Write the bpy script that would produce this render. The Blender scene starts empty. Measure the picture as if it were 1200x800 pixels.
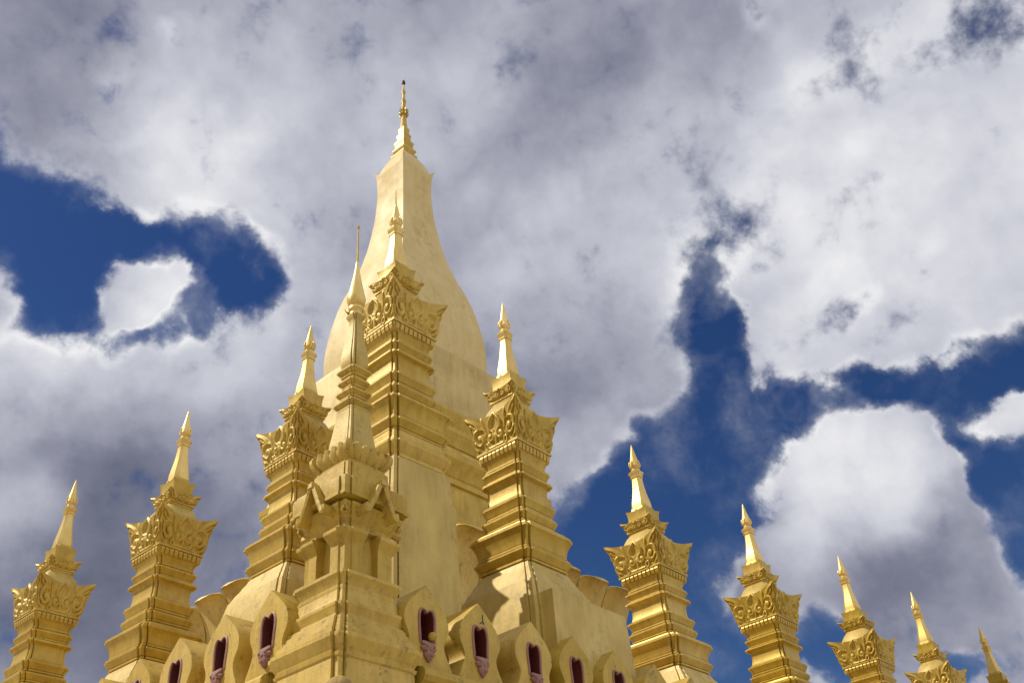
import bpy, math, random
from mathutils import Vector, Matrix, noise
R = math.radians
scene = bpy.context.scene
C = scene.collection
random.seed(7)

# ------------------------------------------------------------------ camera
# world axes: +X runs along the terrace wall that recedes to the right, +Y along the one that
# recedes to the left, the origin is the photographer's eye, 1.7 m above the courtyard
GROUND = -1.7
cam_d = bpy.data.cameras.new('camera')
cam_d.sensor_fit = 'HORIZONTAL'; cam_d.sensor_width = 36.0; cam_d.lens = 35.31
cam_d.clip_start = 0.1; cam_d.clip_end = 6000
cam = bpy.data.objects.new('camera', cam_d); C.objects.link(cam)
_r = Vector((0.67543265, -0.73420975, -0.06875155))
_u = Vector((-0.40034599, -0.44339129, 0.80195215))
_f = Vector((0.61928493, 0.51414025, 0.59341889))
cam.matrix_world = Matrix(((_r.x, _u.x, -_f.x, 0), (_r.y, _u.y, -_f.y, 0), (_r.z, _u.z, -_f.z, 0), (0, 0, 0, 1)))
scene.camera = cam

# ------------------------------------------------------------------ sun, sky, exposure
SUN_EL, SUN_AZ = R(47), R(134)          # azimuth the light comes from, measured from +X towards +Y
sd = bpy.data.lights.new('sun', 'SUN'); sd.energy = 4.1; sd.angle = R(0.53); sd.color = (1.0, 0.92, 0.77)
sun = bpy.data.objects.new('sun', sd); C.objects.link(sun)
sdir = Vector((math.cos(SUN_EL)*math.cos(SUN_AZ), math.cos(SUN_EL)*math.sin(SUN_AZ), math.sin(SUN_EL)))
sun.rotation_euler = sdir.to_track_quat('Z', 'Y').to_euler(); sun.location = (-30, 0, 40)
scene.view_settings.view_transform = 'Standard'; scene.view_settings.look = 'None'
scene.view_settings.exposure = 0.0; scene.view_settings.gamma = 1.0
scene.view_settings.use_curve_mapping = False
scene.render.film_transparent = False
cy = scene.cycles
cy.max_bounces = 6; cy.diffuse_bounces = 3; cy.glossy_bounces = 3; cy.use_denoising = True

# drifting cumulus: where the cover thickens or breaks (azimuth, elevation, radius, weight)
CLOUD_COVER= [(76.12, 42.01, 0.039, -2.2), (74.29, 40.7, 0.0433, -2.2), (71.31, 40.64, 0.0371, -2.2), (72.75, 36.99, 0.0335, -1.6), (68.68, 40.74, 0.0303, -2.2), (65.99, 40.63, 0.0262, -2.2), (63.19, 41.07, 0.0299, -2.4), (60.43, 41.2, 0.0304, -2.6), (58.07, 39.94, 0.0292, -2.8), (56.52, 38.99, 0.018, -1.6), (60.55, 39.54, 0.024, -1.5), (68.65, 35.55, 0.0241, -2.2), (70.34, 37.51, 0.0335, -2.2), (66.08, 35.29, 0.0184, -2.2), (63.87, 36.17, 0.0187, -2.4), (71.39, 35.02, 0.0175, -1.2), (62.1, 37.62, 0.0206, -2.2), (69.66, 38.8, 0.0255, -1.2), (64.53, 39.52, 0.0218, 1.6), (62.85, 39.67, 0.0157, 1.3), (66.11, 38.16, 0.0216, 1.5), (67.06, 36.7, 0.0183, 1.5), (69.04, 39.29, 0.0135, 0.8), (64.81, 37.25, 0.0155, 0.9), (73.58, 38.25, 0.0158, 1.0), (73.48, 36.15, 0.0201, 1.5), (73.31, 40.17, 0.0159, 0.8), (72.28, 38.69, 0.0131, 0.6), (22.97, 41.38, 0.0357, -0.5), (26.61, 40.35, 0.0231, -1.5), (22.42, 39.01, 0.0276, -0.75), (24.79, 39.31, 0.0213, -0.7), (20.76, 41.36, 0.0209, -0.3), (26.02, 38.08, 0.0223, -2.6), (25.98, 36.11, 0.0247, -2.8), (26.08, 34.07, 0.0263, -2.8), (25.54, 32.12, 0.0229, -2.2), (27.91, 31.67, 0.0214, -2.2), (30.46, 29.55, 0.0396, -2.6), (33.13, 27.98, 0.0347, -2.6), (25.27, 29.64, 0.0404, -2.9), (27.12, 27.1, 0.0546, -2.9), (31.21, 25.35, 0.0565, -2.6), (35.98, 25.21, 0.0426, -2.6), (22.87, 30.42, 0.0273, -2.8), (36.08, 20.82, 0.0633, -2.6), (28.97, 23.63, 0.0477, -2.4), (29.43, 16.94, 0.0452, -2.6), (31.24, 30.63, 0.02, -1), (32.3, 19.5, 0.0544, -2.6), (20.43, 29.97, 0.0252, -2.9), (17.77, 29.99, 0.024, -3.2), (15.32, 29.62, 0.0213, -3.2), (13.24, 29.11, 0.0223, -3.2), (10.92, 29.33, 0.0248, -3.0), (8.28, 29.28, 0.0269, -2.8), (10.86, 27.81, 0.0188, -2.0), (11.36, 23.93, 0.0339, -2.8), (13.03, 26.9, 0.0206, -2.4), (11.83, 21.18, 0.0333, -2.6), (13.05, 19.54, 0.025, -1.8), (23.57, 17.9, 0.0282, -2.4), (22.53, 15.92, 0.0261, -2.2), (17.71, 15.28, 0.025, -2.2), (12.79, 23.22, 0.0214, -2.0), (12.58, 25.43, 0.016, -1.4), (14.42, 17.31, 0.0179, -0.9), (18.8, 25.62, 0.0501, 1.9), (21.66, 25.78, 0.0342, 2.0), (16.1, 24.68, 0.0341, 1.8), (16.14, 21.61, 0.0448, 1.8), (20.43, 22.11, 0.0524, 1.8), (24.12, 22.83, 0.031, 1.8), (27.24, 21.29, 0.0296, 1.9), (18.2, 18.98, 0.0374, 1.6), (15.17, 18.76, 0.0281, 1.5), (11.18, 26.53, 0.0187, 2.2), (9.69, 25.69, 0.0183, 1.6), (16.49, 16.92, 0.021, 0.8), (11.66, 46.88, 0.0344, -0.62), (14.4, 46.79, 0.0275, -0.5), (8.46, 46.7, 0.0336, -0.55), (3.91, 46.28, 0.0365, -0.6), (0.66, 45.64, 0.0341, -0.7), (16.2, 51.29, 0.0151, -0.9), (14.7, 35.07, 0.0139, -0.9), (16.45, 34.46, 0.0171, -1.1), (18.05, 33.93, 0.0158, -0.9), (70.68, 49.06, 0.0146, -0.9), (67.58, 51.06, 0.0118, -0.9), (26.2, 31.75, 0.0098, 0.9), (40.28, 30.6, 0.042, 0.8), (35.44, 28.97, 0.0167, 0.6), (38.18, 29.23, 0.0251, 0.8), (32.35, 33.7, 0.0336, 0.5)]
CLOUD_LIGHT= [(61.7, 44.08, 0.0636, 0.45), (63.7, 39.37, 0.0552, 0.5), (71.37, 34.12, 0.0514, 0.5), (58.47, 35.27, 0.0893, 0.42), (65.27, 34.03, 0.0619, 0.35), (56.29, 41.14, 0.0491, 0.2), (40.62, 51.93, 0.0445, 0.32), (43.9, 48.59, 0.0412, 0.12), (27.66, 38.38, 0.0282, 0.5), (32.39, 42.52, 0.0918, 0.25), (18.0, 36.74, 0.0861, 0.34), (9.04, 38.76, 0.1092, 0.22), (19.32, 33.19, 0.0629, 0.2), (17.95, 26.63, 0.053, 0.55), (21.5, 27.45, 0.0392, 0.4), (22.81, 23.96, 0.0387, 0.3), (59.96, 51.84, 0.094, 0.2), (49.55, 46.7, 0.0911, 0.18), (39.32, 39.79, 0.0763, 0.18), (9.52, 43.31, 0.0738, 0.12), (69.57, 24.95, 0.0355, 0.42), (20.36, 43.21, 0.0874, 0.14), (34.86, 29.14, 0.0416, 0.2), (67.92, 46.49, 0.0609, 0.2), (11.15, 26.61, 0.0245, 0.4), (16.16, 24.79, 0.0371, 0.22), (73.97, 40.55, 0.0289, 0.2), (24.62, 46.08, 0.0646, 0.15), (9.42, 32.61, 0.0579, 0.2), (26.93, 51.67, 0.1191, -0.22), (31.6, 48.63, 0.0735, -0.08), (37.15, 45.9, 0.0835, -0.12), (36.25, 35.13, 0.0801, -0.2), (65.58, 30.78, 0.0611, -0.12), (59.28, 29.36, 0.0793, -0.22), (65.24, 24.58, 0.0888, -0.3), (63.84, 19.58, 0.0933, -0.25), (56.76, 25.15, 0.055, -0.15), (15.25, 20.95, 0.0498, -0.22), (17.57, 18.21, 0.0565, -0.2), (27.05, 21.04, 0.0426, -0.22), (75.0, 48.86, 0.0793, -0.1), (51.15, 51.24, 0.0644, -0.1), (52.09, 43.78, 0.0663, -0.05), (21.53, 20.09, 0.0446, -0.12)]

world = bpy.data.worlds.new('World'); scene.world = world; world.use_nodes = True
nt = world.node_tree; nt.nodes.clear(); N = nt.nodes; L = nt.links
def wn(t, **kw):
    n = N.new(t)
    for k, v in kw.items(): setattr(n, k, v)
    return n
def wmath(op, a, b=None, c=None, clamp=False):
    n = wn('ShaderNodeMath', operation=op); n.use_clamp = clamp
    for i, v in enumerate((a, b, c)):
        if v is None: continue
        if isinstance(v, (int, float)): n.inputs[i].default_value = v
        else: L.new(v, n.inputs[i])
    return n.outputs[0]
def wnoise(vec, scale, detail, rough, lac=2.0, dist=0.0):
    n = wn('ShaderNodeTexNoise'); n.inputs['Scale'].default_value = scale; n.inputs['Detail'].default_value = detail
    n.inputs['Roughness'].default_value = rough; n.inputs['Lacunarity'].default_value = lac; n.inputs['Distortion'].default_value = dist
    L.new(vec, n.inputs['Vector']); return n
def wrange(v, a, b, c, d, smooth=True):
    n = wn('ShaderNodeMapRange'); n.interpolation_type = 'SMOOTHSTEP' if smooth else 'LINEAR'
    L.new(v, n.inputs['Value'])
    for nm, x in (('From Min', a), ('From Max', b), ('To Min', c), ('To Max', d)): n.inputs[nm].default_value = x
    return n.outputs['Result']
tc = wn('ShaderNodeTexCoord'); gen = tc.outputs['Generated']
def warp(vec, scale, amp, detail=3):
    n = wnoise(vec, scale, detail, 0.55)
    s = wn('ShaderNodeVectorMath', operation='SUBTRACT'); L.new(n.outputs['Color'], s.inputs[0]); s.inputs[1].default_value = (.5, .5, .5)
    m = wn('ShaderNodeVectorMath', operation='SCALE'); L.new(s.outputs[0], m.inputs[0]); m.inputs['Scale'].default_value = amp
    a = wn('ShaderNodeVectorMath', operation='ADD'); L.new(vec, a.inputs[0]); L.new(m.outputs[0], a.inputs[1]); return a.outputs[0]
wvec = warp(warp(gen, 6.0, 0.05, 3), 15.0, 0.062, 9)
def blobs(vec, data, soft):
    acc = None
    for az, el, rad, w in data:
        c = Vector((math.cos(R(el))*math.cos(R(az)), math.cos(R(el))*math.sin(R(az)), math.sin(R(el))))
        d = wn('ShaderNodeVectorMath', operation='DISTANCE'); L.new(vec, d.inputs[0]); d.inputs[1].default_value = c
        o = wrange(d.outputs['Value'], rad*(1-soft), rad*(1+soft), w, 0.0)
        acc = o if acc is None else wmath('ADD', acc, o)
    return acc
cover = blobs(wvec, CLOUD_COVER, 0.7)
light = wmath('ADD', blobs(wvec, CLOUD_LIGHT, 0.9), blobs(wvec, [(-58, 32, .85, .62), (-115, 38, .8, .46)], 0.6))   # the rest: bright cloud added out of view to fill the shaded faces
n_big = wnoise(gen, 4.5, 8, 0.55).outputs['Fac']
n_fine = wnoise(warp(gen, 12, 0.035, 4), 13.0, 10, 0.60).outputs['Fac']
n_wisp = wnoise(warp(gen, 30, 0.014, 3), 36.0, 6, 0.56).outputs['Fac']
n_mid = wnoise(wvec, 7.0, 5, 0.48).outputs['Fac']
def centred(n, k): return wmath('MULTIPLY', wmath('SUBTRACT', n, .5), k)
pn = wnoise(warp(warp(gen, 5, .05, 2), 20, .02, 3), 10.0, 5, 0.5).outputs['Fac']
puff = wmath('ABSOLUTE', wmath('MULTIPLY', wmath('SUBTRACT', pn, .5), 4.0))      # rounded tops with creases between them
nz = wmath('ADD', wmath('ADD', centred(n_big, 0.9), centred(n_fine, 5.2)), wmath('ADD', centred(n_wisp, 3.2), wmath('MULTIPLY', wmath('SUBTRACT', puff, .35), 1.1)))
base = wmath('ADD', wrange(cover, -3.3, 0.0, -1.75, 1.75, False), wmath('MULTIPLY', wmath('MAXIMUM', cover, 0.0), .12))
dens = wmath('ADD', base, nz)
alpha = wrange(dens, -0.60, 1.25, 0.0, 1.0)
veil = wrange(wmath('ADD', base, wmath('ADD', centred(n_big, 3.0), centred(n_fine, 7.0))), -1.9, 1.6, 0.0, 0.30)
alpha = wmath('SUBTRACT', 1.0, wmath('MULTIPLY', wmath('SUBTRACT', 1.0, alpha), wmath('SUBTRACT', 1.0, veil)))
rim = wrange(wmath('ADD', base, centred(n_mid, 1.2)), 0.1, 1.75, 1.0, 0.0)      # thin sunlit margins
off = wn('ShaderNodeVectorMath', operation='ADD'); L.new(gen, off.inputs[0]); off.inputs[1].default_value = sdir*.022
n_tow = wnoise(warp(off.outputs[0], 12, 0.035, 4), 13.0, 6, 0.55).outputs['Fac']
n_her = wnoise(warp(gen, 12, 0.035, 4), 13.0, 6, 0.55).outputs['Fac']
off2 = wn('ShaderNodeVectorMath', operation='ADD'); L.new(wvec, off2.inputs[0]); off2.inputs[1].default_value = sdir*.05
n_tow2 = wnoise(off2.outputs[0], 7.0, 5, 0.48).outputs['Fac']
lt = wmath('ADD', wmath('ADD', 0.425, wmath('MULTIPLY', wmath('MAXIMUM', light, -.36), 0.68)), wmath('MULTIPLY', rim, 0.21))
lt = wmath('ADD', wmath('ADD', lt, centred(n_mid, .28)), wmath('MULTIPLY', wmath('SUBTRACT', puff, .35), .07))
lt = wmath('ADD', lt, wmath('ADD', wmath('MULTIPLY', wmath('SUBTRACT', n_her, n_tow), .24), wmath('MULTIPLY', wmath('SUBTRACT', n_mid, n_tow2), .42)))   # lit towards the sun
lt = wmath('ADD', lt, wmath('ADD', centred(n_fine, 0.10), wmath('ADD', centred(n_wisp, 0.07), centred(n_big, 0.26))))
ramp = wn('ShaderNodeValToRGB'); L.new(lt, ramp.inputs[0])
cr = ramp.color_ramp
cr.elements[0].position = 0.0; cr.elements[0].color = (.11, .122, .175, 1)
cr.elements[1].position = 1.0; cr.elements[1].color = (.86, .86, .88, 1)
for p, col in ((.22, (.20, .21, .285, 1)), (.46, (.375, .385, .465, 1)), (.72, (.59, .60, .67, 1))):
    e = cr.elements.new(p); e.color = col
sky = wn('ShaderNodeTexSky'); sky.sky_type = 'NISHITA'; sky.sun_disc = False
sky.sun_elevation = SUN_EL; sky.sun_rotation = R(90) - SUN_AZ
sky.altitude = 200; sky.air_density = 1.0; sky.dust_density = 0.3; sky.ozone_density = 3.0
hs = wn('ShaderNodeHueSaturation'); L.new(sky.outputs[0], hs.inputs['Color']); hs.inputs['Saturation'].default_value = 1.28; hs.inputs['Hue'].default_value = .515
bg1 = wn('ShaderNodeBackground'); bg1.inputs['Strength'].default_value = 0.060; L.new(hs.outputs[0], bg1.inputs[0])
bg2 = wn('ShaderNodeBackground'); bg2.inputs['Strength'].default_value = 1.0; L.new(ramp.outputs[0], bg2.inputs[0])
mx = wn('ShaderNodeMixShader'); L.new(alpha, mx.inputs[0]); L.new(bg1.outputs[0], mx.inputs[1]); L.new(bg2.outputs[0], mx.inputs[2])
wo = wn('ShaderNodeOutputWorld'); L.new(mx.outputs[0], wo.inputs[0])
world.cycles.sampling_method = 'MANUAL'; world.cycles.sample_map_resolution = 512

# ------------------------------------------------------------------ materials
def paint(name, a, b, metallic, rough, dirt=0.0, dirt_col=(.07, .055, .02), bump=0.25, scale=1.0, dirt_scale=2.2):
    """weathered masonry paint: two tones in patches and vertical runs, speckled stains, trowelled surface"""
    m = bpy.data.materials.new(name); m.use_nodes = True
    t = m.node_tree; n = t.nodes; l = t.links; p = n['Principled BSDF']
    g = n.new('ShaderNodeNewGeometry'); tex = g.outputs['Position']
    mp = n.new('ShaderNodeMapping'); l.new(tex, mp.inputs[0]); mp.inputs['Scale'].default_value = (3.0*scale, 3.0*scale, 0.55*scale)
    def nz(v, s, d, r):
        x = n.new('ShaderNodeTexNoise'); l.new(v, x.inputs['Vector']); x.inputs['Scale'].default_value = s
        x.inputs['Detail'].default_value = d; x.inputs['Roughness'].default_value = r; return x.outputs['Fac']
    def rng(v, f0, f1, t0, t1):
        x = n.new('ShaderNodeMapRange'); l.new(v, x.inputs[0])
        for i, k in enumerate((f0, f1, t0, t1)): x.inputs[i+1].default_value = k
        return x.outputs[0]
    def mth(op, u, v):
        x = n.new('ShaderNodeMath'); x.operation = op
        for i, k in enumerate((u, v)):
            if isinstance(k, (int, float)): x.inputs[i].default_value = k
            else: l.new(k, x.inputs[i])
        return x.outputs[0]
    def mix(f, u, v):
        x = n.new('ShaderNodeMix'); x.data_type = 'RGBA'
        l.new(f, x.inputs[0])
        for i, k in ((6, u), (7, v)):
            if isinstance(k, tuple): x.inputs[i].default_value = (*k, 1)
            else: l.new(k, x.inputs[i])
        return x.outputs[2]
    patch = nz(tex, 1.7*scale, 6, .62); runs = nz(mp.outputs[0], 2.6, 7, .65)
    col = mix(rng(mth('ADD', mth('MULTIPLY', patch, .5), mth('MULTIPLY', runs, .5)), .38, .62, 0, 1), a, b)
    if dirt > 0:
        sp = nz(tex, dirt_scale*6, 9, .7); wh = nz(mp.outputs[0], dirt_scale, 6, .6)
        msk = mth('MULTIPLY', rng(sp, .50, .66, 0, 1), rng(wh, .47, .66, 0, dirt))
        col = mix(msk, col, dirt_col)
    ms = n.new('ShaderNodeMapping'); l.new(tex, ms.inputs[0]); ms.inputs['Scale'].default_value = (9*scale, 9*scale, .42*scale)
    streak = mth('MULTIPLY', rng(nz(ms.outputs[0], 1.6, 5, .6), .54, .74, 0, 1), rng(patch, .42, .62, 0, .55*min(1, dirt+.1)))
    col = mix(streak, col, tuple(x*.55 for x in b))
    oi = n.new('ShaderNodeObjectInfo'); hv = n.new('ShaderNodeHueSaturation'); l.new(col, hv.inputs['Color'])
    l.new(rng(oi.outputs['Random'], 0, 1, .90, 1.06), hv.inputs['Value']); l.new(rng(oi.outputs['Random'], 0, 1, 1.04, .97), hv.inputs['Saturation'])
    l.new(hv.outputs[0], p.inputs['Base Color'])   # every piece was painted at its own time
    p.inputs['Metallic'].default_value = metallic
    l.new(rng(patch, .3, .7, rough-.07, rough+.10), p.inputs['Roughness'])
    b1 = n.new('ShaderNodeBump'); b1.inputs['Strength'].default_value = bump; b1.inputs['Distance'].default_value = .02
    l.new(mth('ADD', mth('MULTIPLY', nz(tex, 7*scale, 8, .6), 1.0), mth('MULTIPLY', nz(tex, 45*scale, 4, .5), .25)), b1.inputs['Height'])
    l.new(b1.outputs[0], p.inputs['Normal'])
    return m
GOLD = paint('gold_paint', (.58, .40, .062), (.43, .275, .034), .25, .43, .55, (.20, .12, .025), .22)
PALE = paint('pale_gold_plaster', (.58, .42, .105), (.43, .30, .064), .08, .52, .8, (.20, .13, .04), .35, .7, 1.0)
OCHRE = paint('weathered_ochre_plaster', (.57, .39, .060), (.42, .27, .036), .05, .55, 1.0, (.075, .06, .02), .40)
BELL = paint('bell_gilding', (.62, .475, .195), (.54, .40, .14), .0, .62, .6, (.30, .21, .075), .16, .45, .6)
GILT = paint('bright_gilding', (.80, .60, .22), (.70, .48, .13), .55, .40, .2, (.3, .18, .04), .10)
PLINTH = paint('plinth_paint', (.56, .41, .13), (.42, .30, .085), .12, .5, .6, (.22, .15, .045), .2, .55, .6)
PINK = paint('pink_niche_paint', (.34, .165, .125), (.24, .11, .08), 0, .6, .6, (.10, .04, .04), .5)
MAROON = paint('maroon_recess_paint', (.15, .020, .011), (.08, .012, .008), 0, .7, .3, (.02, .01, .01), .4)
DARK = paint('black_metal', (.02, .02, .022), (.03, .03, .03), .3, .5)
WHITE = paint('white_glass', (.7, .7, .7), (.6, .6, .6), 0, .3)
MARI = paint('orange_paint', (.46, .29, .03), (.34, .19, .02), 0, .6, .3)
STAIN = paint('lichened_grey_plaster', (.42, .28, .08), (.22, .14, .05), 0, .8, .95, (.05, .03, .03), .8)

def paving():
    m = bpy.data.materials.new('pale_paving'); m.use_nodes = True
    t = m.node_tree; n = t.nodes; l = t.links; p = n['Principled BSDF']
    g = n.new('ShaderNodeNewGeometry')
    br = n.new('ShaderNodeTexBrick'); l.new(g.outputs['Position'], br.inputs[0])
    br.inputs['Color1'].default_value = (.42, .37, .29, 1); br.inputs['Color2'].default_value = (.36, .32, .25, 1)
    br.inputs['Mortar'].default_value = (.2, .18, .15, 1); br.inputs['Scale'].default_value = 1.0
    br.inputs['Mortar Size'].default_value = .012; br.inputs['Brick Width'].default_value = .6; br.inputs['Row Height'].default_value = .6
    l.new(br.outputs[0], p.inputs['Base Color']); p.inputs['Roughness'].default_value = .75
    return m
PAVE = paving()

# ------------------------------------------------------------------ mesh helpers
class MB:
    def __init__(s): s.v = []; s.f = []
    def ring_loft(s, rings, cap0=True, cap1=True):
        k = len(rings[0]); b = len(s.v)
        for r in rings: s.v += [tuple(p) for p in r]
        for i in range(len(rings)-1):
            for j in range(k):
                s.f.append((b+i*k+j, b+i*k+(j+1) % k, b+(i+1)*k+(j+1) % k, b+(i+1)*k+j))
        if cap0: s.f.append(tuple(b+j for j in reversed(range(k))))
        if cap1: s.f.append(tuple(b+(len(rings)-1)*k+j for j in range(k)))
        return s
    def grid(s, rows, thick=None, back=None):
        """open sheet of points; with `back` (same shape) it becomes a closed shell"""
        a = len(s.v); nr, nc = len(rows), len(rows[0])
        for r in rows: s.v += [tuple(p) for p in r]
        for i in range(nr-1):
            for j in range(nc-1):
                s.f.append((a+i*nc+j, a+i*nc+j+1, a+(i+1)*nc+j+1, a+(i+1)*nc+j))
        if back:
            b = len(s.v)
            for r in back: s.v += [tuple(p) for p in r]
            for i in range(nr-1):
                for j in range(nc-1):
                    s.f.append((b+i*nc+j, b+(i+1)*nc+j, b+(i+1)*nc+j+1, b+i*nc+j+1))
            per = [(0, j) for j in range(nc)] + [(i, nc-1) for i in range(1, nr)] + [(nr-1, j) for j in range(nc-2, -1, -1)] + [(i, 0) for i in range(nr-2, 0, -1)]
            for q in range(len(per)):
                (i, j), (k, l) = per[q], per[(q+1) % len(per)]
                s.f.append((a+k*nc+l, a+i*nc+j, b+i*nc+j, b+k*nc+l))
        return s
    def box(s, x0, x1, y0, y1, z0, z1):
        return s.ring_loft([[(x0, y0, z), (x1, y0, z), (x1, y1, z), (x0, y1, z)] for z in (z0, z1)])
    def tube(s, pts, rad, sides=6):
        pts = [Vector(p) for p in pts]; n = len(pts); rings = []
        for i, p in enumerate(pts):
            t = (pts[min(i+1, n-1)]-pts[max(i-1, 0)])
            if t.length < 1e-9: t = Vector((0, 0, 1))
            t.normalize()
            u = t.cross(Vector((0.31, 0.22, 1)));  u = u if u.length > .05 else t.cross(Vector((1, 0, 0)))
            u.normalize(); w = t.cross(u)
            r = rad(i/(n-1)) if callable(rad) else rad
            rings.append([p+(u*math.cos(q)+w*math.sin(q))*r for q in (2*math.pi*k/sides for k in range(sides))])
        return s.ring_loft(rings)
    def lathe(s, prof, cx=0, cy=0, n=20, lobes=0, amp=0):
        n = n if not lobes else lobes*4
        f = lambda r, q: max(r, .001)*(1+(amp*abs(math.sin(lobes*q/2)) if lobes else 0))
        return s.ring_loft([[(cx+f(r, q)*math.cos(q), cy+f(r, q)*math.sin(q), z) for q in (2*math.pi*k/n for k in range(n))] for r, z in prof])
    def prof(s, prof, plan, cx=0, cy=0):
        return s.ring_loft([[(cx+x, cy+y, z) for x, y in plan(a)] for a, z in prof])
    def build(s, name, mat, parent=None, wob=.004, ang=28, loc=None):
        me = bpy.data.meshes.new(name)
        vs = s.v
        if wob:
            vs = []
            for p in s.v:
                d = noise.noise_vector(Vector(p)*2.3)
                vs.append((p[0]+d.x*wob, p[1]+d.y*wob, p[2]+d.z*wob))
        me.from_pydata(vs, [], s.f); me.update()
        me.polygons.foreach_set('use_smooth', [True]*len(me.polygons))
        me.set_sharp_from_angle(angle=R(ang))
        me.materials.append(mat)
        o = bpy.data.objects.new(name, me); C.objects.link(o)
        if parent: o.parent = parent
        if loc: o.location = loc
        return o
def tag(o, label=None, cat=None, group=None, kind=None):
    for k, v in (('label', label), ('category', cat), ('group', group), ('kind', kind)):
        if v: o[k] = v
    return o
def empty(name, loc, label, cat, group=None):
    o = bpy.data.objects.new(name, None); C.objects.link(o); o.location = loc; o.empty_display_size = .3
    return tag(o, label, cat, group)
def copy_tree(o, parent=None):
    c = o.copy(); C.objects.link(c)
    if parent: c.parent = parent
    for ch in list(o.children): copy_tree(ch, c)
    return c

# plans: half-size a -> closed outline
def square(a): return [(-a, -a), (a, -a), (a, a), (-a, a)]
def redent(a, q=.80, dl=.055, gw=.035):
    d = dl*a; g = 2.3*d
    c = [(a, q*a), (a-g, q*a), (a-g, (q+gw)*a), (a-d, (q+gw)*a), (a-d, a-d), ((q+gw)*a, a-d), ((q+gw)*a, a-g), (q*a, a-g), (q*a, a)]
    out = []
    for k in range(4):
        cs, sn = (1, 0, -1, 0)[k], (0, 1, 0, -1)[k]
        out += [(x*cs-y*sn, x*sn+y*cs) for x, y in c]
    return out
def chamfer(k):
    def f(a):
        b = a*k; c = [(a, -b), (a, b), (b, a), (-b, a), (-a, b), (-a, -b), (-b, -a), (b, -a)]
        return c
    return f
def side_xform(k):
    cs, sn = (1, 0, -1, 0)[k], (0, 1, 0, -1)[k]
    return lambda n, t, z: (n*cs-t*sn, n*sn+t*cs, z)     # n outwards, t along the face

# ------------------------------------------------------------------ the gilded pinnacle (drawn once, base line at h = 0)
def leaf_crown(mb, z0, a0, z_tip, a_tip, z_mid, a_mid, thick=.03, teeth=0.0, nt_=28, ns=10, lift=1.5, cusp=.03, carve=None, depth=.04):
    """four flaring faces whose upper edge sweeps up to a pointed leaf at every corner; `carve` raises leaf scrolls on them"""
    def surf(t, s, off=0.0):
        w = abs(t)**2.2
        top = z_mid+(z_tip-z_mid)*abs(t)**2.4 + cusp*max(0, 1-abs(t)/.14)
        at = a_mid+(a_tip-a_mid)*w
        a = a0+(at-a0)*(s**lift)+off
        if teeth:
            saw = ((s*3.0) % 1.0) if s < .98 else 1.0
            a += teeth*(saw-.4)*abs(t)**8
        return a, t*a, z0+(top-z0)*s
    ts = [-1+2*i/nt_ for i in range(nt_+1)]
    ss = [i/ns for i in range(ns+1)]
    if teeth: ss = sorted(set([round(x, 4) for x in ss if min(abs(x-1/3), abs(x-2/3)) > .018] + [.325, .3345, .66, .668]))
    H = {}
    if carve:
        wd, ht = a_mid*2, z_mid-z0
        segs = []
        for pts, r0, r1, hh in carve:
            n_ = len(pts)-1
            for q in range(n_):
                (x0, y0), (x1, y1) = pts[q], pts[q+1]
                segs.append((x0*wd/2, y0*ht, x1*wd/2, y1*ht, r0+(r1-r0)*q/n_, hh))
        for s_ in ss:
            for t_ in ts:
                X_, Y_ = abs(t_)*wd/2, s_*ht; h = 0
                for x0, y0, x1, y1, r, hh in segs:
                    if abs(X_-x0) > .2 or abs(Y_-y0) > .2: continue
                    dx, dy = x1-x0, y1-y0; l2 = dx*dx+dy*dy or 1e-9
                    u = max(0, min(1, ((X_-x0)*dx+(Y_-y0)*dy)/l2))
                    d = math.hypot(X_-x0-dx*u, Y_-y0-dy*u)/r
                    if d < 1: h = max(h, hh*math.sqrt(1-d*d))
                H[(t_, s_)] = h*depth*min(1, (1-s_)*9)*min(1, (1-abs(t_))*14+.15)
    for k in range(4):
        X = side_xform(k)
        front = [[X(*surf(t, s, H.get((t, s), 0))) for t in ts] for s in ss]
        back = [[X(surf(t, s)[0]-thick, t*(surf(t, s)[0]-thick), surf(t, s)[2]) for t in ts] for s in ss]
        mb.grid(front, back=back)
    return surf
def spiral(c, r, turns, start, n=30, flip=1):
    return [(c[0]+flip*r*(1-.82*i/n)*math.cos(start+turns*2*math.pi*i/n), c[1]+r*(1-.82*i/n)*math.sin(start+turns*2*math.pi*i/n)) for i in range(n+1)]
def on_surf(mb, surf, k, pts, rad, asp, off=.004):
    X = side_xform(k); P = []
    for t, s in pts:
        t = max(-.985, min(.985, t)); s = max(.0, min(.97, s))
        a, tt, z = surf(t, s, off); P.append(X(a, tt, z))
    mb.tube(P, rad, 6)

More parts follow.
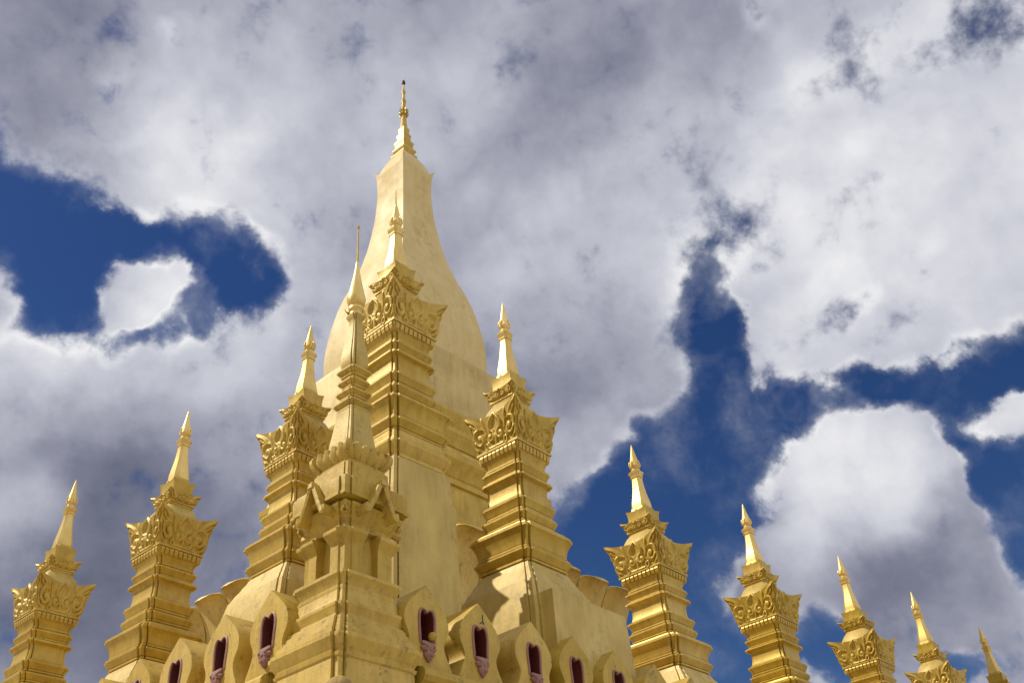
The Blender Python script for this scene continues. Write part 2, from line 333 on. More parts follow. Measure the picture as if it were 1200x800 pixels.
SHAFT = [(.54, -.10), (.54, .0), (.575, .01), (.575, .045), (.555, .05), (.555, .06), (.575, .065), (.592, .09), (.62, .135), (.64, .165), (.645, .175), (.645, .205), (.61, .21), (.575, .225), (.565, .24),
 (.60, .245), (.60, .275), (.575, .28), (.575, .29), (.585, .30), (.59, .34), (.605, .42), (.635, .50), (.665, .55), (.685, .57), (.69, .58), (.69, .615), (.665, .62), (.665, .645), (.64, .65), (.635, .675), (.605, .68), (.60, .705), (.55, .71), (.49, .76), (.455, .785),
 (.475, .80), (.475, .825), (.455, .83), (.455, .84), (.47, .845), (.485, .88), (.505, .92), (.515, .945), (.515, .985), (.48, .99), (.455, 1.0), (.44, 1.02),
 (.462, 1.03), (.462, 1.06), (.44, 1.065), (.44, 1.08), (.455, 1.085), (.465, 1.12), (.49, 1.18), (.505, 1.21), (.505, 1.25), (.47, 1.255), (.45, 1.28), (.425, 1.32),
 (.41, 1.40), (.405, 1.48), (.405, 1.56), (.412, 1.61), (.43, 1.64), (.465, 1.66), (.49, 1.675), (.497, 1.685), (.497, 1.725), (.46, 1.73), (.43, 1.745), (.405, 1.76),
 (.425, 1.77), (.425, 1.795), (.405, 1.80), (.405, 1.81), (.415, 1.815), (.43, 1.85), (.455, 1.90), (.47, 1.92), (.47, 1.955), (.44, 1.96), (.415, 1.98), (.405, 2.0),
 (.42, 2.005), (.42, 2.035), (.405, 2.04), (.41, 2.08), (.43, 2.13), (.45, 2.18)]
def build_pinnacle_proto(label, cat, group):
    root = empty('pinnacle', (0, 0, 0), label, cat, group)
    MB().prof([(.95, -3.6), (.92, -1.0), (.80, -.45), (.78, -.44), (.72, -.30), (.70, -.29), (.63, -.14), (.61, -.13), (.575, -.03), (.50, -.02)], lambda a: redent(a, .84, .03, .02)).build('pedestal', PALE, root)
    MB().prof(SHAFT, redent).build('moulded_shaft', GOLD, root, wob=.010, ang=16)
    # band of little upright blocks, then the big leaf crown with its scrollwork
    m = MB(); m.prof([(.44, 2.175), (.455, 2.19), (.475, 2.34), (.475, 2.35), (.50, 2.355), (.50, 2.40), (.46, 2.405)], square)
    for k in range(4):
        X = side_xform(k)
        for i in range(9):
            t = (-.40+.10*i); w = .036
            rings = []
            for n_, z in ((.452, 2.195), (.480, 2.21), (.500, 2.295), (.488, 2.335)):
                rings.append([X(n_, t-w, z), X(n_, t+w, z), X(n_-.05, t+w, z), X(n_-.05, t-w, z)])
            m.ring_loft(rings)
    m.build('block_band', GOLD, root)
    m = MB()
    arc = lambda c, rx, ry, a0, a1, n=12: [(c[0]+rx*math.cos(a0+(a1-a0)*i/n), c[1]+ry*math.sin(a0+(a1-a0)*i/n)) for i in range(n+1)]
    def comma(c, r, tip, side, n=26):
        """a coil at its foot that opens into a blade running up to the tip"""
        ry = r*1.05
        coil = [(c[0]+side*r*(.18+.82*i/n)*math.cos(-5.6+7.2*i/n), c[1]+ry*(.18+.82*i/n)*math.sin(-5.6+7.2*i/n)) for i in range(n+1)]
        x0, y0 = coil[-1]
        blade = [(x0+(tip[0]-x0)*u+side*-.10*math.sin(u*math.pi), y0+(tip[1]-y0)*u) for u in (i/8 for i in range(1, 9))]
        return coil+blade
    carve = [(comma((.67, .38), .25, (.985, .97), 1), .040, .036, 1.0), (comma((.22, .36), .18, (.02, .97), -1), .036, .030, .9),
             (smooth_pts([(.50, .97), (.47, .78), (.45, .60), (.42, .46)], 4), .020, .034, .6), (smooth_pts([(.88, .78), (.80, .70), (.66, .70), (.56, .64)], 4), .034, .022, .8),
             (smooth_pts([(.97, .30), (.93, .16), (.85, .10)], 4), .034, .028, .9), (arc((.45, .11), .07, .10, 0, 6.2), .026, .026, .8), ([(0, .05), (1, .05)], .026, .026, .8),
             ([(0, .1), (0, .9)], .028, .014, .9), ([(.67, .38), (.67, .385)], .05, .05, 1.1), ([(.22, .36), (.22, .365)], .042, .042, 1.0)]
    surf = leaf_crown(m, 2.39, .475, 3.21, .645, 3.07, .555, teeth=.03, cusp=.06, carve=carve, depth=.050, nt_=72, ns=28, thick=.05)
    # the rib along every corner
    for sx in (-1, 1):
        for sy in (-1, 1):
            pts = []
            for i in range(9):
                s = i/8*.96; a, tt, z = surf(1.0, s, .0); pts.append((sx*a*1.0, sy*a*1.0, z))
            m.tube(pts, lambda u: .030-.020*u, 6)
    m.build('leaf_crown', GOLD, root, wob=.006, ang=55)
    MB().prof([(.43, 2.42), (.435, 2.95), (.43, 3.05), (.415, 3.14), (.385, 3.24), (.34, 3.34), (.29, 3.42), (.255, 3.47), (.25, 3.50)], chamfer(.80)).build('shoulder_dome', PALE, root, ang=50)
    m = MB(); m.prof([(.25, 3.46), (.265, 3.47), (.265, 3.50), (.285, 3.51), (.285, 3.54), (.24, 3.55)], square)
    carve = [(comma((.66, .40), .24, (.97, .95), 1), .022, .020, 1.0), (comma((.26, .40), .20, (.03, .95), -1), .020, .018, .9), ([(.66, .40), (.66, .41)], .03, .03, 1), ([(.26, .4), (.26, .41)], .026, .026, 1), ([(0, .08), (1, .08)], .012, .012, .7)]
    surf = leaf_crown(m, 3.535, .28, 3.79, .36, 3.735, .325, thick=.03, teeth=.014, nt_=48, ns=14, cusp=.03, carve=carve, depth=.035)
    m.build('crownlet', GOLD, root, ang=55)
    m = MB(); m.prof([(.235, 3.60), (.245, 3.78), (.25, 3.80), (.25, 3.82), (.22, 3.83), (.20, 3.95), (.17, 3.98)], square)
    leaf_crown(m, 3.80, .228, 4.10, .256, 4.055, .24, thick=.03, nt_=16, ns=6, lift=3.0, cusp=.05)
    inner = [(.20, 3.80), (.205, 4.06), (.185, 4.16), (.16, 4.22), (.13, 4.24)]
    m.prof(inner, chamfer(.7))
    m.build('petal_collar', GOLD, root, ang=40)
    m = MB(); m.prof([(.165, 4.0), (.178, 4.10), (.18, 4.18), (.173, 4.30), (.150, 4.45), (.125, 4.62), (.108, 4.78), (.099, 4.90), (.095, 4.98), (.096, 5.02), (.112, 5.035), (.115, 5.06), (.100, 5.07), (.105, 5.10), (.135, 5.15), (.14, 5.18), (.115, 5.20), (.085, 5.22)], chamfer(.62))
    m.build('vase', GILT, root, ang=30)
    m = MB(); m.lathe([(.05, 5.19), (.092, 5.21), (.10, 5.235), (.10, 5.26), (.082, 5.28), (.078, 5.305), (.10, 5.325), (.112, 5.36), (.114, 5.40), (.104, 5.43), (.106, 5.45), (.098, 5.50), (.082, 5.58), (.060, 5.70), (.038, 5.83), (.018, 5.94), (.004, 6.02)], n=20)
    for q in range(8):
        an = q*math.pi/4
        m.tube([(.108*math.cos(an), .108*math.sin(an), 5.37), (.118*math.cos(an), .118*math.sin(an), 5.43), (.108*math.cos(an), .108*math.sin(an), 5.50), (.09*math.cos(an), .09*math.sin(an), 5.53)], lambda u: .018*(1-u)+.004, 6)
    m.build('bud_finial', GILT, root, ang=40)
    return root

# ------------------------------------------------------------------ one niche leaf of the parapet (drawn once, face at y = 0, looks to -y)
LEAF = [(.0, 1.08), (.08, 1.015), (.17, .935), (.286, .825), (.362, .71), (.388, .60), (.378, .51), (.335, .43), (.305, .36), (.305, .29), (.335, .20), (.385, .12), (.425, .06), (.44, .0)]
def smooth_pts(p, n=3):
    out = []
    for i in range(len(p)-1):
        for k in range(n):
            t = k/n; a = p[max(i-1, 0)]; b = p[i]; c = p[i+1]; d = p[min(i+2, len(p)-1)]
            out.append(tuple(.5*((2*b[j])+(-a[j]+c[j])*t+(2*a[j]-5*b[j]+4*c[j]-d[j])*t*t+(-a[j]+3*b[j]-3*c[j]+d[j])*t**3) for j in range(2)))
    return out+[p[-1]]
NICHE = [(.0, .70), (.018, .715), (.045, .735), (.075, .735), (.10, .71), (.115, .66), (.118, .58), (.112, .48), (.105, .38), (.108, .32)]
def outline(half): return [(-x, z) for x, z in reversed(half[1:])]+list(half)
def build_leaf_proto():
    root = empty('parapet_leaf', (0, 0, 0), 'parapet leaf', 'parapet leaf')
    out = outline(smooth_pts(LEAF)); D = .72; n = len(out)
    hole = outline(smooth_pts(NICHE, 2)); hn = len(hole)
    m = MB()
    # body: leaf outline carried back as a vault, with the niche cut into its face
    m.ring_loft([[(x, D, z) for x, z in out], [(x, .02, z) for x, z in out], [(x*.985, .0, z*.99+.004) for x, z in out]], cap0=True, cap1=False)
    # face between outline and niche: bridge two loops by angle from the niche centre
    b0 = len(m.v)
    ctr = (0, .52)
    lo = [(x*.985, z*.99+.004) for x, z in out]
    K = 96
    def cast(loop, th):
        d = (math.sin(th), math.cos(th)); best = None
        for i in range(len(loop)):
            p, q = loop[i], loop[(i+1) % len(loop)]
            ex, ez = q[0]-p[0], q[1]-p[1]; det = d[0]*(-ez)+d[1]*ex
            if abs(det) < 1e-12: continue
            rx, rz = p[0]-ctr[0], p[1]-ctr[1]
            s = (rx*(-ez)+rz*ex)/det; u = (d[0]*rz-d[1]*rx)/det
            if s > 1e-6 and -1e-6 <= u <= 1+1e-6 and (best is None or s < best): best = s
        best = best if best else .1
        return (ctr[0]+d[0]*best, ctr[1]+d[1]*best)
    ths = [-math.pi+2*math.pi*i/K for i in range(K)]
    ro = [cast(lo, t) for t in ths]; ri = [cast(hole, t) for t in ths]
    m.ring_loft([[(x, .0, z) for x, z in ro], [(x*.5+u*.5, -.006, z*.5+w*.5) for (x, z), (u, w) in zip(ro, ri)], [(x, .0, z) for x, z in ri]], cap0=False, cap1=False)
    m.build('leaf_body', OCHRE, root, wob=.005, ang=35)
    m = MB(); m.ring_loft([[(x, .0, z) for x, z in ri], [(x*.9, .26, .52+(z-.52)*.95) for x, z in ri]], cap0=False, cap1=True)
    m.build('niche_recess', MAROON, root, wob=0)
    # raised pink border and the lotus bracket below it
    m = MB(); rb = [cast(hole, t) for t in ths]
    def grow(p, g): 
        dx, dz = p[0]-ctr[0], p[1]-ctr[1]; d = math.hypot(dx/.11, dz/.21) or 1
        nx, nz = dx/(.11*.11), dz/(.21*.21); k = math.hypot(nx, nz) or 1
        return (p[0]+nx/k*g, p[1]+nz/k*g)
    m.ring_loft([[(grow(p, .0)[0], .03, grow(p, 0)[1]) for p in rb], [(grow(p, .002)[0], -.014, grow(p, .002)[1]) for p in rb], [(grow(p, .018)[0], -.022, grow(p, .018)[1]) for p in rb], [(grow(p, .036)[0], -.014, grow(p, .036)[1]) for p in rb], [(grow(p, .04)[0], .012, grow(p, .04)[1]) for p in rb]], cap0=False, cap1=False)
    m.build('niche_border', PINK, root, wob=.006)
    m = MB()
    half = [(0, .33), (.10, .33), (.112, .30), (.09, .275), (.128, .24), (.10, .205), (.07, .195), (.088, .15), (.06, .13), (.042, .10), (.02, .08), (0, .065)]
    lo2 = outline(half[1:-1]); lo2 = [(0, .33)]+[(x, z) for x, z in half[1:-1]]+[(0, .065)]+[(-x, z) for x, z in reversed(half[1:-1])]
    m.ring_loft([[(x, .01, z) for x, z in lo2], [(x, -.035, z) for x, z in lo2], [(x*.72, -.065, .21+(z-.21)*.72) for x, z in lo2], [(x*.3, -.075, .21+(z-.21)*.3) for x, z in lo2]], cap0=True)
    for cx, cz, r in ((0, .22, .034), (-.06, .25, .022), (.06, .25, .022), (0, .14, .022)):
        m.ring_loft([[(cx+r*f*math.cos(q), -.055-h, cz+r*f*math.sin(q)) for q in (2*math.pi*i/10 for i in range(10))] for f, h in ((1, -.02), (.95, .012), (.6, .03), (.1, .036))])
    m.build('lotus_bracket', PINK, root, wob=.006)
    return root

# ================================================================== setting
m = MB(); m.grid([[(x, y, GROUND) for x in (-1500, -60, -20, 0, 20, 60, 1500)] for y in (-1500, -60, -20, 0, 20, 60, 1500)])
tag(m.build('courtyard', PAVE, wob=0), kind='structure')
m = MB(); m.ring_loft([[(8.0, 9.85, z), (37, 9.85, z), (37, 38.5, z), (8.0, 38.5, z)] for z in (GROUND+.004, 3.6)])
tag(m.build('terrace', OCHRE, wob=0), kind='structure')

# ------------------------------------------------------------------ central stupa
SX, SY = 22.2, 24.0
stupa = empty('stupa', (SX, SY, 3.6), 'tall pale gold bottle-shaped stupa rising behind all the pinnacles', 'stupa')
Z = lambda pr: [(a, z-3.6) for a, z in pr]
def catmull(p, n=6): return smooth_pts(p, n)
# bell: flat-sided bottle on a square plan, corners drawn up into small horns under the cap
bell_pr = catmull([(2.20, 22.0), (2.27, 22.9), (2.26, 23.8), (2.15, 24.8), (1.97, 25.9), (1.77, 26.7), (1.55, 27.4), (1.30, 28.4), (1.12, 29.4), (.97, 30.6), (.885, 31.7), (.855, 32.6), (.87, 33.2), (.885, 33.5)], 5)
cap_pr = [(.83, 33.72), (.815, 33.85), (.775, 34.05), (.70, 34.3), (.61, 34.55), (.51, 34.78), (.42, 34.96)]
def bell_ring(a, z, up=0, out=0, n=16):
    pts = []
    for k in range(4):
        X = side_xform(k)
        for i in range(n):
            t = -1+2*i/n; w = abs(t)**9
            pts.append(X(a+out*w, t*(a+out*w), z+up*w))
    return pts
m = MB(); m.ring_loft([bell_ring(a, z) for a, z in Z(bell_pr)]+[bell_ring(a, z-3.6, u, o_) for a, z, u, o_ in ((.895, 33.62, .10, .02), (.90, 33.72, .22, .055), (.895, 33.74, .30, .085), (.875, 33.745, .26, .06), (.85, 33.73, .05, 0))]+[bell_ring(a, z) for a, z in Z(cap_pr)])
m.build('bell', BELL, stupa, wob=.012, ang=25)
m = MB(); m.prof(Z([(.36, 34.9), (.43, 34.98), (.44, 35.05), (.36, 35.12), (.33, 35.22), (.40, 35.36), (.40, 35.45), (.33, 35.52), (.29, 35.60), (.30, 35.80), (.335, 35.92), (.33, 35.98), (.25, 36.05), (.22, 36.25), (.24, 36.42), (.245, 36.5), (.19, 36.58), (.17, 36.75), (.19, 36.9), (.185, 36.96), (.14, 37.05)]), square)
m.lathe(Z([(.17, 37.0), (.165, 37.2), (.13, 37.6), (.10, 37.95), (.11, 38.0)]), n=12)
spire = m.build('spire', GOLD, stupa, wob=.008)
m = MB(); m.lathe(Z([(.10, 37.9), (.17, 38.0), (.19, 38.08), (.15, 38.16), (.17, 38.25), (.185, 38.32), (.13, 38.42), (.10, 38.6), (.085, 38.8), (.12, 38.95), (.125, 39.02), (.08, 39.1), (.065, 39.3), (.06, 39.5), (.10, 39.62), (.105, 39.7), (.06, 39.78), (.045, 40.0), (.03, 40.3)]), n=14)
for q in range(10):
    an = q*math.pi/5
    for zz, rr in ((38.02, .18), (38.27, .175)):
        m.tube([(rr*math.cos(an), rr*math.sin(an), zz-3.6-.06), ((rr+.05)*math.cos(an), (rr+.05)*math.sin(an), zz-3.6+.04), ((rr+.06)*math.cos(an), (rr+.06)*math.sin(an), zz-3.6+.13)], lambda u: .03*(1-u)+.005, 5)
m.build('tiered_parasol', GOLD, spire, wob=0)
m = MB(); m.lathe(Z([(.03, 40.28), (.085, 40.32), (.095, 40.42), (.07, 40.52), (.04, 40.56)]), n=12); m.build('lamp_housing', DARK, spire, wob=0)
m = MB(); m.lathe(Z([(.03, 40.55), (.055, 40.6), (.05, 40.68), (.02, 40.73)]), n=12); m.build('lamp_globe', WHITE, spire, wob=0)
m = MB(); m.prof(Z([(2.98, 18.9), (2.94, 19.2), (2.90, 20.2), (2.88, 21.9), (2.86, 22.05), (2.25, 22.1)]), square); m.build('plinth', PLINTH, stupa, wob=.01)
PM = [(3.50, 12.6), (3.48, 15.0), (3.50, 15.9), (3.58, 15.95), (3.58, 16.15), (3.62, 16.2), (3.70, 16.45), (3.84, 16.75), (3.86, 16.95), (3.70, 17.0), (3.64, 17.25), (3.40, 17.32), (3.40, 17.45), (3.46, 17.5), (3.52, 17.7), (3.62, 17.95), (3.62, 18.12), (3.42, 18.18), (3.22, 18.25), (3.22, 18.4), (3.26, 18.55), (3.36, 18.8), (3.40, 18.95), (3.40, 19.05), (3.18, 19.1), (3.05, 19.15)]
m = MB(); m.prof(Z(PM), lambda a: redent(a, .72, .04, .0)); m.build('plinth_moulding', GOLD, stupa, wob=.015, ang=16)
m = MB(); m.prof(Z([(5.75, 3.55), (5.7, 6.0), (5.45, 8.0), (5.25, 9.5), (5.18, 10.6), (5.22, 11.4), (5.30, 12.0), (5.32, 12.5), (5.1, 12.62), (3.2, 12.7)]), chamfer(.93)); m.build('lotus_throne', PALE, stupa, wob=.02, ang=40)
def lotus_petal(k, off, base_a=5.20):
    X = side_xform(k)
    pr = [(base_a-.12, 8.6), (base_a-.02, 9.6), (base_a+.06, 10.5), (base_a+.13, 11.2), (base_a+.24, 11.8), (base_a+.40, 12.3), (base_a+.60, 12.68), (base_a+.80, 12.88), (base_a+.97, 12.86), (base_a+1.05, 12.74)]
    hw = [.30, .36, .44, .54, .63, .69, .69, .62, .42, .12]
    def shell(d):
        rows = []
        for (n_, z), w in zip(smooth_pts(pr, 3), [h for h, _ in smooth_pts([(h, 0) for h in hw], 3)]):
            rows.append([X(n_-d-.16*(abs(t)**2)*w/.69, off+t*w, z-3.6+(d*.6)) for t in [-1+i/6 for i in range(13)]])
        return rows
    return MB().grid(shell(0), back=shell(.11)).build('lotus_petal', PALE, stupa, wob=.012, ang=50)
for k in range(4):
    for j in range(-3, 4): lotus_petal(k, 1.42*j)
for k in range(4):                                  # one petal across each corner
    a = R(45+90*k)
    o = lotus_petal(0, 0, 5.20*1.31); o.rotation_euler.z = a

# ------------------------------------------------------------------ parapet walls
def parapet_wall(name, label, axis):
    root = empty(name, (0, 0, 0), label, 'wall')
    pr = [(.0, GROUND), (.0, 3.62), (-.04, 3.64), (-.04, 3.72), (.0, 3.74), (.0, 3.98), (-.03, 4.0), (-.09, 4.03), (-.125, 4.09), (-.12, 4.15), (-.08, 4.20), (-.02, 4.215), (.70, 4.22), (.70, GROUND)]
    m = MB()
    if axis == 'x': rings = [[(x, 9.12+n_, z+(.067 if z > 3 else 0)) for n_, z in pr] for x in [8.62+i*1.5 for i in range(20)]]
    else: rings = [[(7.30+n_, y, z+(.067 if z > 3 else 0)) for n_, z in reversed(pr)] for y in [10.40+i*1.5 for i in range(20)]]
    m.ring_loft(rings)
    m.build('wall_body', OCHRE, root, wob=.008)
    return root
parapet_wall('parapet_wall', 'low ochre parapet wall running under the leaves with dark empty shade on their faces', 'x')
parapet_wall('parapet_wall', 'low sunlit gold parapet wall below the brightly lit leaves', 'y')

leaf0 = build_leaf_proto()
GL = 'niche leaves along the parapet'
first = [True]
def place_leaf(x, y, rz, label, s=1.02):
    o = leaf0 if first[0] else copy_tree(leaf0)
    first[0] = False
    o.location = (x, y, 4.285); o.rotation_euler.z = rz; o.scale = (s, 1, s); tag(o, label, 'parapet leaf', GL)
    return o
RL = [(8.59, 'shaded parapet leaf with an orange ball in its pink niche'), (9.56, 'shaded parapet leaf with a black hook above its pink niche'),
      (10.64, 'shaded parapet leaf below the sunlit buttress block'), (11.58, 'shaded parapet leaf below the grey-olive corner of the buttress block'),
      (12.59, 'shaded parapet leaf below the curled lotus petals, between the buttress and a pinnacle'),
      (13.63, 'shaded parapet leaf touching the foot of the pinnacle that stands against blue sky'), (14.66, 'shaded parapet leaf furthest from the turret, only its tip showing')]
for x, lb in RL: place_leaf(x*1.0205, 9.11, 0, lb)
LL = [(10.20, 'sunlit parapet leaf beside the corner turret mouldings'), (11.21, 'sunlit parapet leaf second from the corner turret, whole niche showing'),
      (12.26, 'sunlit parapet leaf third from the corner turret, niche partly showing'), (13.28, 'sunlit parapet leaf in front of the stepped pinnacle base, niche hidden'), (14.32, 'sunlit parapet leaf furthest from the turret, just its tip')]
for y, lb in LL: place_leaf(7.28, y*1.0254, R(-90), lb)
# small things on the leaves
m = MB(); m.lathe([(.01, 0), (.035, .006), (.052, .03), (.058, .06), (.05, .092), (.03, .112), (.008, .12)], n=16, lobes=10, amp=.06)
o = m.build('ornament_ball', MARI, wob=.004); o.location = (8.81, 9.055, 4.625); tag(o, 'orange ball resting in the niche of a shaded parapet leaf', 'ball')
m = MB(); m.tube([(0, .02, .0), (0, -.03, .0), (0, -.045, .015), (0, -.045, .12), (0, -.04, .135)], .009, 6); m.tube([(0, -.045, .0), (0, -.06, -.03), (0, -.05, -.05)], .012, 6)
o = m.build('hook', DARK, wob=0); o.location = (9.765, 9.085, 5.10); o.scale = (.8, .8, .75); tag(o, 'small black iron hook fixed above a pink niche', 'hook')

# ------------------------------------------------------------------ corner turret
TX, TY = 7.91, 9.68
tur = empty('corner_turret', (TX, TY, GROUND), 'weathered corner turret with gabled niches and a thin needle on its tip', 'turret')
T = lambda pr: [(a, z-GROUND) for a, z in pr]
m = MB(); m.prof(T([(.64, GROUND), (.64, 4.10), (.635, 4.13), (.655, 4.15), (.665, 4.19), (.64, 4.20), (.645, 4.225), (.66, 4.25), (.69, 4.31), (.715, 4.36), (.715, 4.41), (.665, 4.43), (.66, 4.50), (.625, 4.505), (.62, 4.56), (.595, 4.565), (.59, 4.62), (.57, 4.625), (.565, 4.68),
    (.52, 4.69), (.515, 4.73), (.53, 4.78), (.55, 4.83), (.55, 4.865), (.50, 4.88), (.485, 4.93), (.475, 5.02), (.47, 5.05), (.475, 5.07), (.475, 5.11), (.46, 5.115), (.47, 5.15), (.50, 5.21), (.525, 5.245), (.525, 5.285), (.47, 5.295), (.42, 5.30)]), lambda a: redent(a, .80, .06, .03))
m.build('turret_base', OCHRE, tur, wob=.008, ang=18)
m = MB(); m.prof(T([(.30, 5.25), (.30, 6.3)]), square); m.build('turret_core', OCHRE, tur)
for sx in (-1, 1):
    for sy in (-1, 1):
        # corner pier with a small moulded cap
        def pier(a0, a1):
            lo, hi = a0, a1
            xs = sorted((sx*lo, sx*hi)); ys = sorted((sy*lo, sy*hi))
            n_ = .05*hi
            g = [(lo, lo), (hi, lo), (hi, hi*.70), (hi-n_, hi*.72), (hi-n_, hi-n_), (hi*.72, hi-n_), (hi*.70, hi), (lo, hi)]
            g = [(sx*x, sy*y) for x, y in g]
            return g if sx*sy > 0 else g[::-1]
        m = MB()
        m.ring_loft([[(x, y, z-GROUND) for x, y in pier(l, h)] for l, h, z in ((.14, .42, 5.27), (.14, .42, 5.70), (.135, .425, 5.715), (.135, .435, 5.735), (.125, .445, 5.75), (.115, .475, 5.79), (.105, .51, 5.835), (.105, .515, 5.85), (.105, .515, 5.89), (.13, .45, 5.90), (.13, .42, 5.95))])
        m.build('corner_pier', OCHRE, tur, wob=.006, ang=18)
# corbelled leaf brackets, roof slab, block, lotus ring
m = MB(); m.prof(T([(.40, 5.94), (.41, 6.0), (.43, 6.03), (.45, 6.05), (.49, 6.12), (.53, 6.20), (.53, 6.235), (.49, 6.24), (.47, 6.28), (.50, 6.30)]), lambda a: redent(a, .74, .05, .02))
for k in range(4):
    X = side_xform(k)
    for sg in (-1, 1):
        for c, r in ((.34, .10), (.47, .07)):
            P = [X(.455+.05*(z_-.0)/.1, sg*(t), 6.12-GROUND+z_) for t, z_ in spiral((c, .0), r*.75, 1.4, 1.57)]
            m.tube(P, lambda u: .022-.010*u, 6)
m.build('leaf_brackets', OCHRE, tur, wob=.01, ang=18)
m = MB(); m.prof(T([(.52, 6.285), (.585, 6.295), (.585, 6.345), (.565, 6.35), (.575, 6.53), (.565, 6.585), (.50, 6.60), (.43, 6.63), (.38, 6.66), (.37, 6.93)]), lambda a: redent(a, .78, .04, .02)); m.build('roof_slab', OCHRE, tur, wob=.012, ang=18)
for k in range(4):
    X = side_xform(k)
    # hooded gable: inverted V with curled feet, deep behind
    m = MB()
    arch = smooth_pts([(-.275, 6.20), (-.29, 6.13), (-.25, 6.085), (-.20, 6.11), (-.16, 6.18), (-.10, 6.31), (-.04, 6.45), (0, 6.525), (.04, 6.45), (.10, 6.31), (.16, 6.18), (.20, 6.11), (.25, 6.085), (.29, 6.13), (.275, 6.20)], 2)
    rows = []
    n_ = len(arch)
    def offs(i, d):
        p, q = arch[max(i-1, 0)], arch[min(i+1, n_-1)]
        tx, tz = q[0]-p[0], q[1]-p[1]; l = math.hypot(tx, tz) or 1
        return (arch[i][0]-tz/l*d, arch[i][1]+tx/l*d)
    for i in range(n_):
        i0 = offs(i, -.004); o1 = offs(i, .062)
        rows.append([X(.67, i0[0], i0[1]-GROUND), X(.685, (i0[0]+o1[0])/2, (i0[1]+o1[1])/2-GROUND), X(.67, o1[0], o1[1]-GROUND), X(.40, o1[0], o1[1]-GROUND), X(.40, i0[0], i0[1]-GROUND)])
    m.ring_loft(rows)
    # small leaf point on the ridge
    m.ring_loft([[X(.70, -.05, 6.53-GROUND), X(.70, .05, 6.53-GROUND), X(.50, .05, 6.55-GROUND), X(.50, -.05, 6.55-GROUND)], [X(.69, -.03, 6.60-GROUND), X(.69, .03, 6.60-GROUND), X(.55, .03, 6.60-GROUND), X(.55, -.03, 6.60-GROUND)], [X(.66, -.006, 6.64-GROUND), X(.66, .006, 6.64-GROUND), X(.62, .006, 6.64-GROUND), X(.62, -.006, 6.64-GROUND)]])
    m.build('gable_hood', OCHRE, tur, wob=.006)
m = MB(); m.prof(T([(.31, 6.93), (.33, 6.96), (.33, 6.99), (.30, 7.0), (.32, 7.03), (.37, 7.09), (.385, 7.15), (.36, 7.22), (.30, 7.27), (.24, 7.29)]), square)
for k in range(4):
    X = side_xform(k)
    for i in range(6):
        t = -.345+.138*i
        w = .064
        rings = []
        for a, z, f in ((.30, 6.97, .55), (.335, 7.01, .9), (.37, 7.07, 1), (.40, 7.13, 1), (.413, 7.19, .85), (.405, 7.24, .55), (.37, 7.27, .2)):
            rings.append([X(a-.075, t*a/.38-w*f, z-GROUND), X(a-.016, t*a/.38-w*f, z-GROUND), X(a+.012, t*a/.38, z-GROUND), X(a-.016, t*a/.38+w*f, z-GROUND), X(a-.075, t*a/.38+w*f, z-GROUND)])
        m.ring_loft(rings)
m.build('lotus_ring', OCHRE, tur, wob=.012, ang=45)
m = MB(); m.prof(T([(.255, 7.27), (.25, 7.36), (.235, 7.48), (.215, 7.62), (.195, 7.78), (.187, 7.92), (.186, 8.0)]), lambda a: redent(a, .74, .05, .03)); m.build('tapering_block', PALE, tur)
tiers = [(.19, 7.97)]
for z, a in ((8.0, .215), (8.2, .19), (8.40, .172), (8.60, .185)):
    tiers += [(a-.06, z-.015), (a-.035, z-.01), (a-.035, z+.012), (a-.055, z+.016), (a-.05, z+.03), (a-.015, z+.06), (a+.014, z+.078), (a+.014, z+.105), (a-.02, z+.112), (a-.055, z+.13), (a-.065, z+.165)]
m = MB(); m.prof(T(tiers), lambda a: redent(a, .72, .07, .04)); m.build('moulded_tiers', OCHRE, tur, wob=.006, ang=18)
m = MB(); m.prof(T([(.13, 8.74), (.155, 8.80), (.165, 8.88), (.163, 8.96), (.15, 9.07), (.132, 9.20), (.112, 9.34), (.095, 9.46), (.085, 9.56), (.08, 9.66), (.09, 9.69), (.115, 9.74), (.118, 9.77), (.09, 9.79)]), lambda a: redent(a, .62, .10, .06)); m.build('bell_neck', PALE, tur, ang=35)
m = MB(); m.lathe(T([(.09, 9.77), (.10, 9.80), (.10, 9.83), (.085, 9.85), (.09, 9.88), (.118, 9.90), (.12, 9.94), (.10, 9.965), (.10, 9.985), (.125, 10.0), (.138, 10.05), (.150, 10.10), (.148, 10.14), (.128, 10.24), (.10, 10.38), (.07, 10.54), (.045, 10.70), (.028, 10.82), (.022, 10.9)]), n=24)
bud = m.build('bud_finial', GILT, tur, ang=45)
m = MB(); m.lathe(T([(.022, 10.85), (.018, 11.0), (.013, 11.5), (.011, 11.64), (.022, 11.66), (.022, 11.69), (.004, 11.72)]), n=10); m.build('needle', GOLD, bud, wob=0)
# weathered bud on the wall corner below the turret
m = MB(); m.lathe([(.10, -.5), (.13, -.3), (.17, -.16), (.175, -.06), (.14, .03), (.08, .09), (.02, .12)], n=16, lobes=8, amp=.08)
o = m.build('corner_bud', STAIN, wob=.02); o.location = (7.16, 8.88, 3.70); tag(o, 'grey lichened stone bud on the wall corner below the turret', 'ornament')
m = MB(); m.prof([(.12, 0), (.12, 4.92)], square)
o = m.build('corner_post', OCHRE); o.location = (7.16, 8.88, GROUND); tag(o, 'plain ochre post under the lichened bud at the wall corner', 'post')

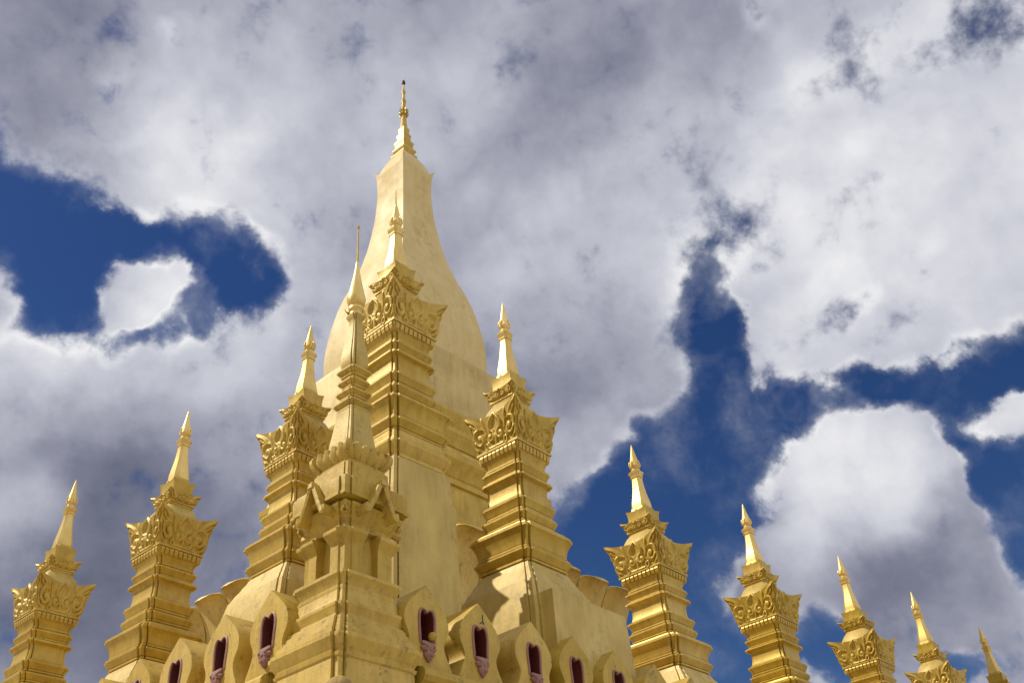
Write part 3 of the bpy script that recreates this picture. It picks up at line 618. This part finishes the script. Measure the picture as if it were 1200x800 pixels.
# ------------------------------------------------------------------ the pinnacles
GP = 'gilded pinnacles round the stupa'
p0 = build_pinnacle_proto('x', 'pinnacle', GP)
firstp = [True]
def pinnacle(az, el, tip, sxy, base_h, label, dist=None):
    """az/el: bearing of the tip seen from the courtyard; tip: its height"""
    d = dist or tip/math.tan(R(el))
    o = p0 if firstp[0] else copy_tree(p0)
    firstp[0] = False
    sz = base_h/6.02
    o.location = (d*math.cos(R(az)), d*math.sin(R(az)), tip-base_h); o.scale = (sxy, sxy, sz)
    rnd = random.Random(az)
    o.rotation_euler = (R(rnd.uniform(-.5, .5)), R(rnd.uniform(-.5, .5)), R(rnd.uniform(-1.6, 1.6)))
    o['label'] = label
    return o
p465 = pinnacle(47.82, 44.58, 14.09, 1.0, 5.70, 'tallest gold pinnacle, standing on a high pier in front of the bell')
p590 = pinnacle(40.2, 38.58, 12.91, .98, 5.98, 'gold pinnacle on a buttress block just clear of the bell outline')
pinnacle(32.45, 29.75, 11.31, 1.02, 5.20, 'gold pinnacle against deep blue sky beside the curled lotus petals')
pinnacle(26.57, 25.59, 11.31, 1.02, 5.20, 'gold pinnacle whose spike overlaps the lower edge of the round white cloud')
pinnacle(21.87, 21.90, 11.31, 1.02, 5.20, 'gold pinnacle cut by the bottom of the view at its leaf crown')
pinnacle(18.70, 19.39, 11.31, 1.02, 5.20, 'gold pinnacle showing only its spike and white shoulder')
pinnacle(15.90, 17.07, 11.31, 1.02, 5.20, 'gold pinnacle furthest along the row, only its spike showing')
pinnacle(53.95, 37.49, 12.6, .96, 5.45, 'gold pinnacle half hidden behind the needle-tipped corner turret')
pinnacle(61.22, 32.20, 12.0, .97, 5.60, 'gold pinnacle with its stepped base behind the sunlit parapet leaves')
pinnacle(66.85, 27.84, 12.0, .97, 5.60, 'gold pinnacle alone against dark cloud, furthest from the bell on the sunlit side')
# extra masonry under two of them
tall = p465
for ch in list(p465.children):
    if ch.name.startswith('pedestal'): bpy.data.objects.remove(ch)
m = MB(); m.lathe([(.022, 5.92), (.016, 6.05), (.009, 6.30), (.003, 6.36)], n=8); m.build('needle', GILT, tall, wob=0)
m = MB(); m.prof([(.57, -.50), (.57, -.44), (.60, -.40), (.63, -.33), (.65, -.27), (.65, -.22), (.60, -.21), (.59, -.15), (.57, -.12), (.57, .0)], redent); m.build('base_moulding', GOLD, tall, wob=.006, ang=16)
m = MB(); m.prof([(.70, -5.0), (.66, -1.12), (.66, -1.10), (.63, -1.09), (.61, -.55), (.56, -.50)], lambda a: redent(a, .84, .03, .02)); o = m.build('pier', PALE, tall, wob=.008)
m = MB(); m.ring_loft([[(-.70-k*.1, -1.12-k*.1, z), (1.30+k*.1, -1.12-k*.1, z), (1.30+k*.1, .8, z), (-.70-k*.1, .8, z)] for k, z in ((1, -3.3), (.0, -.72))]); m.build('buttress', PALE, p590, wob=.008)
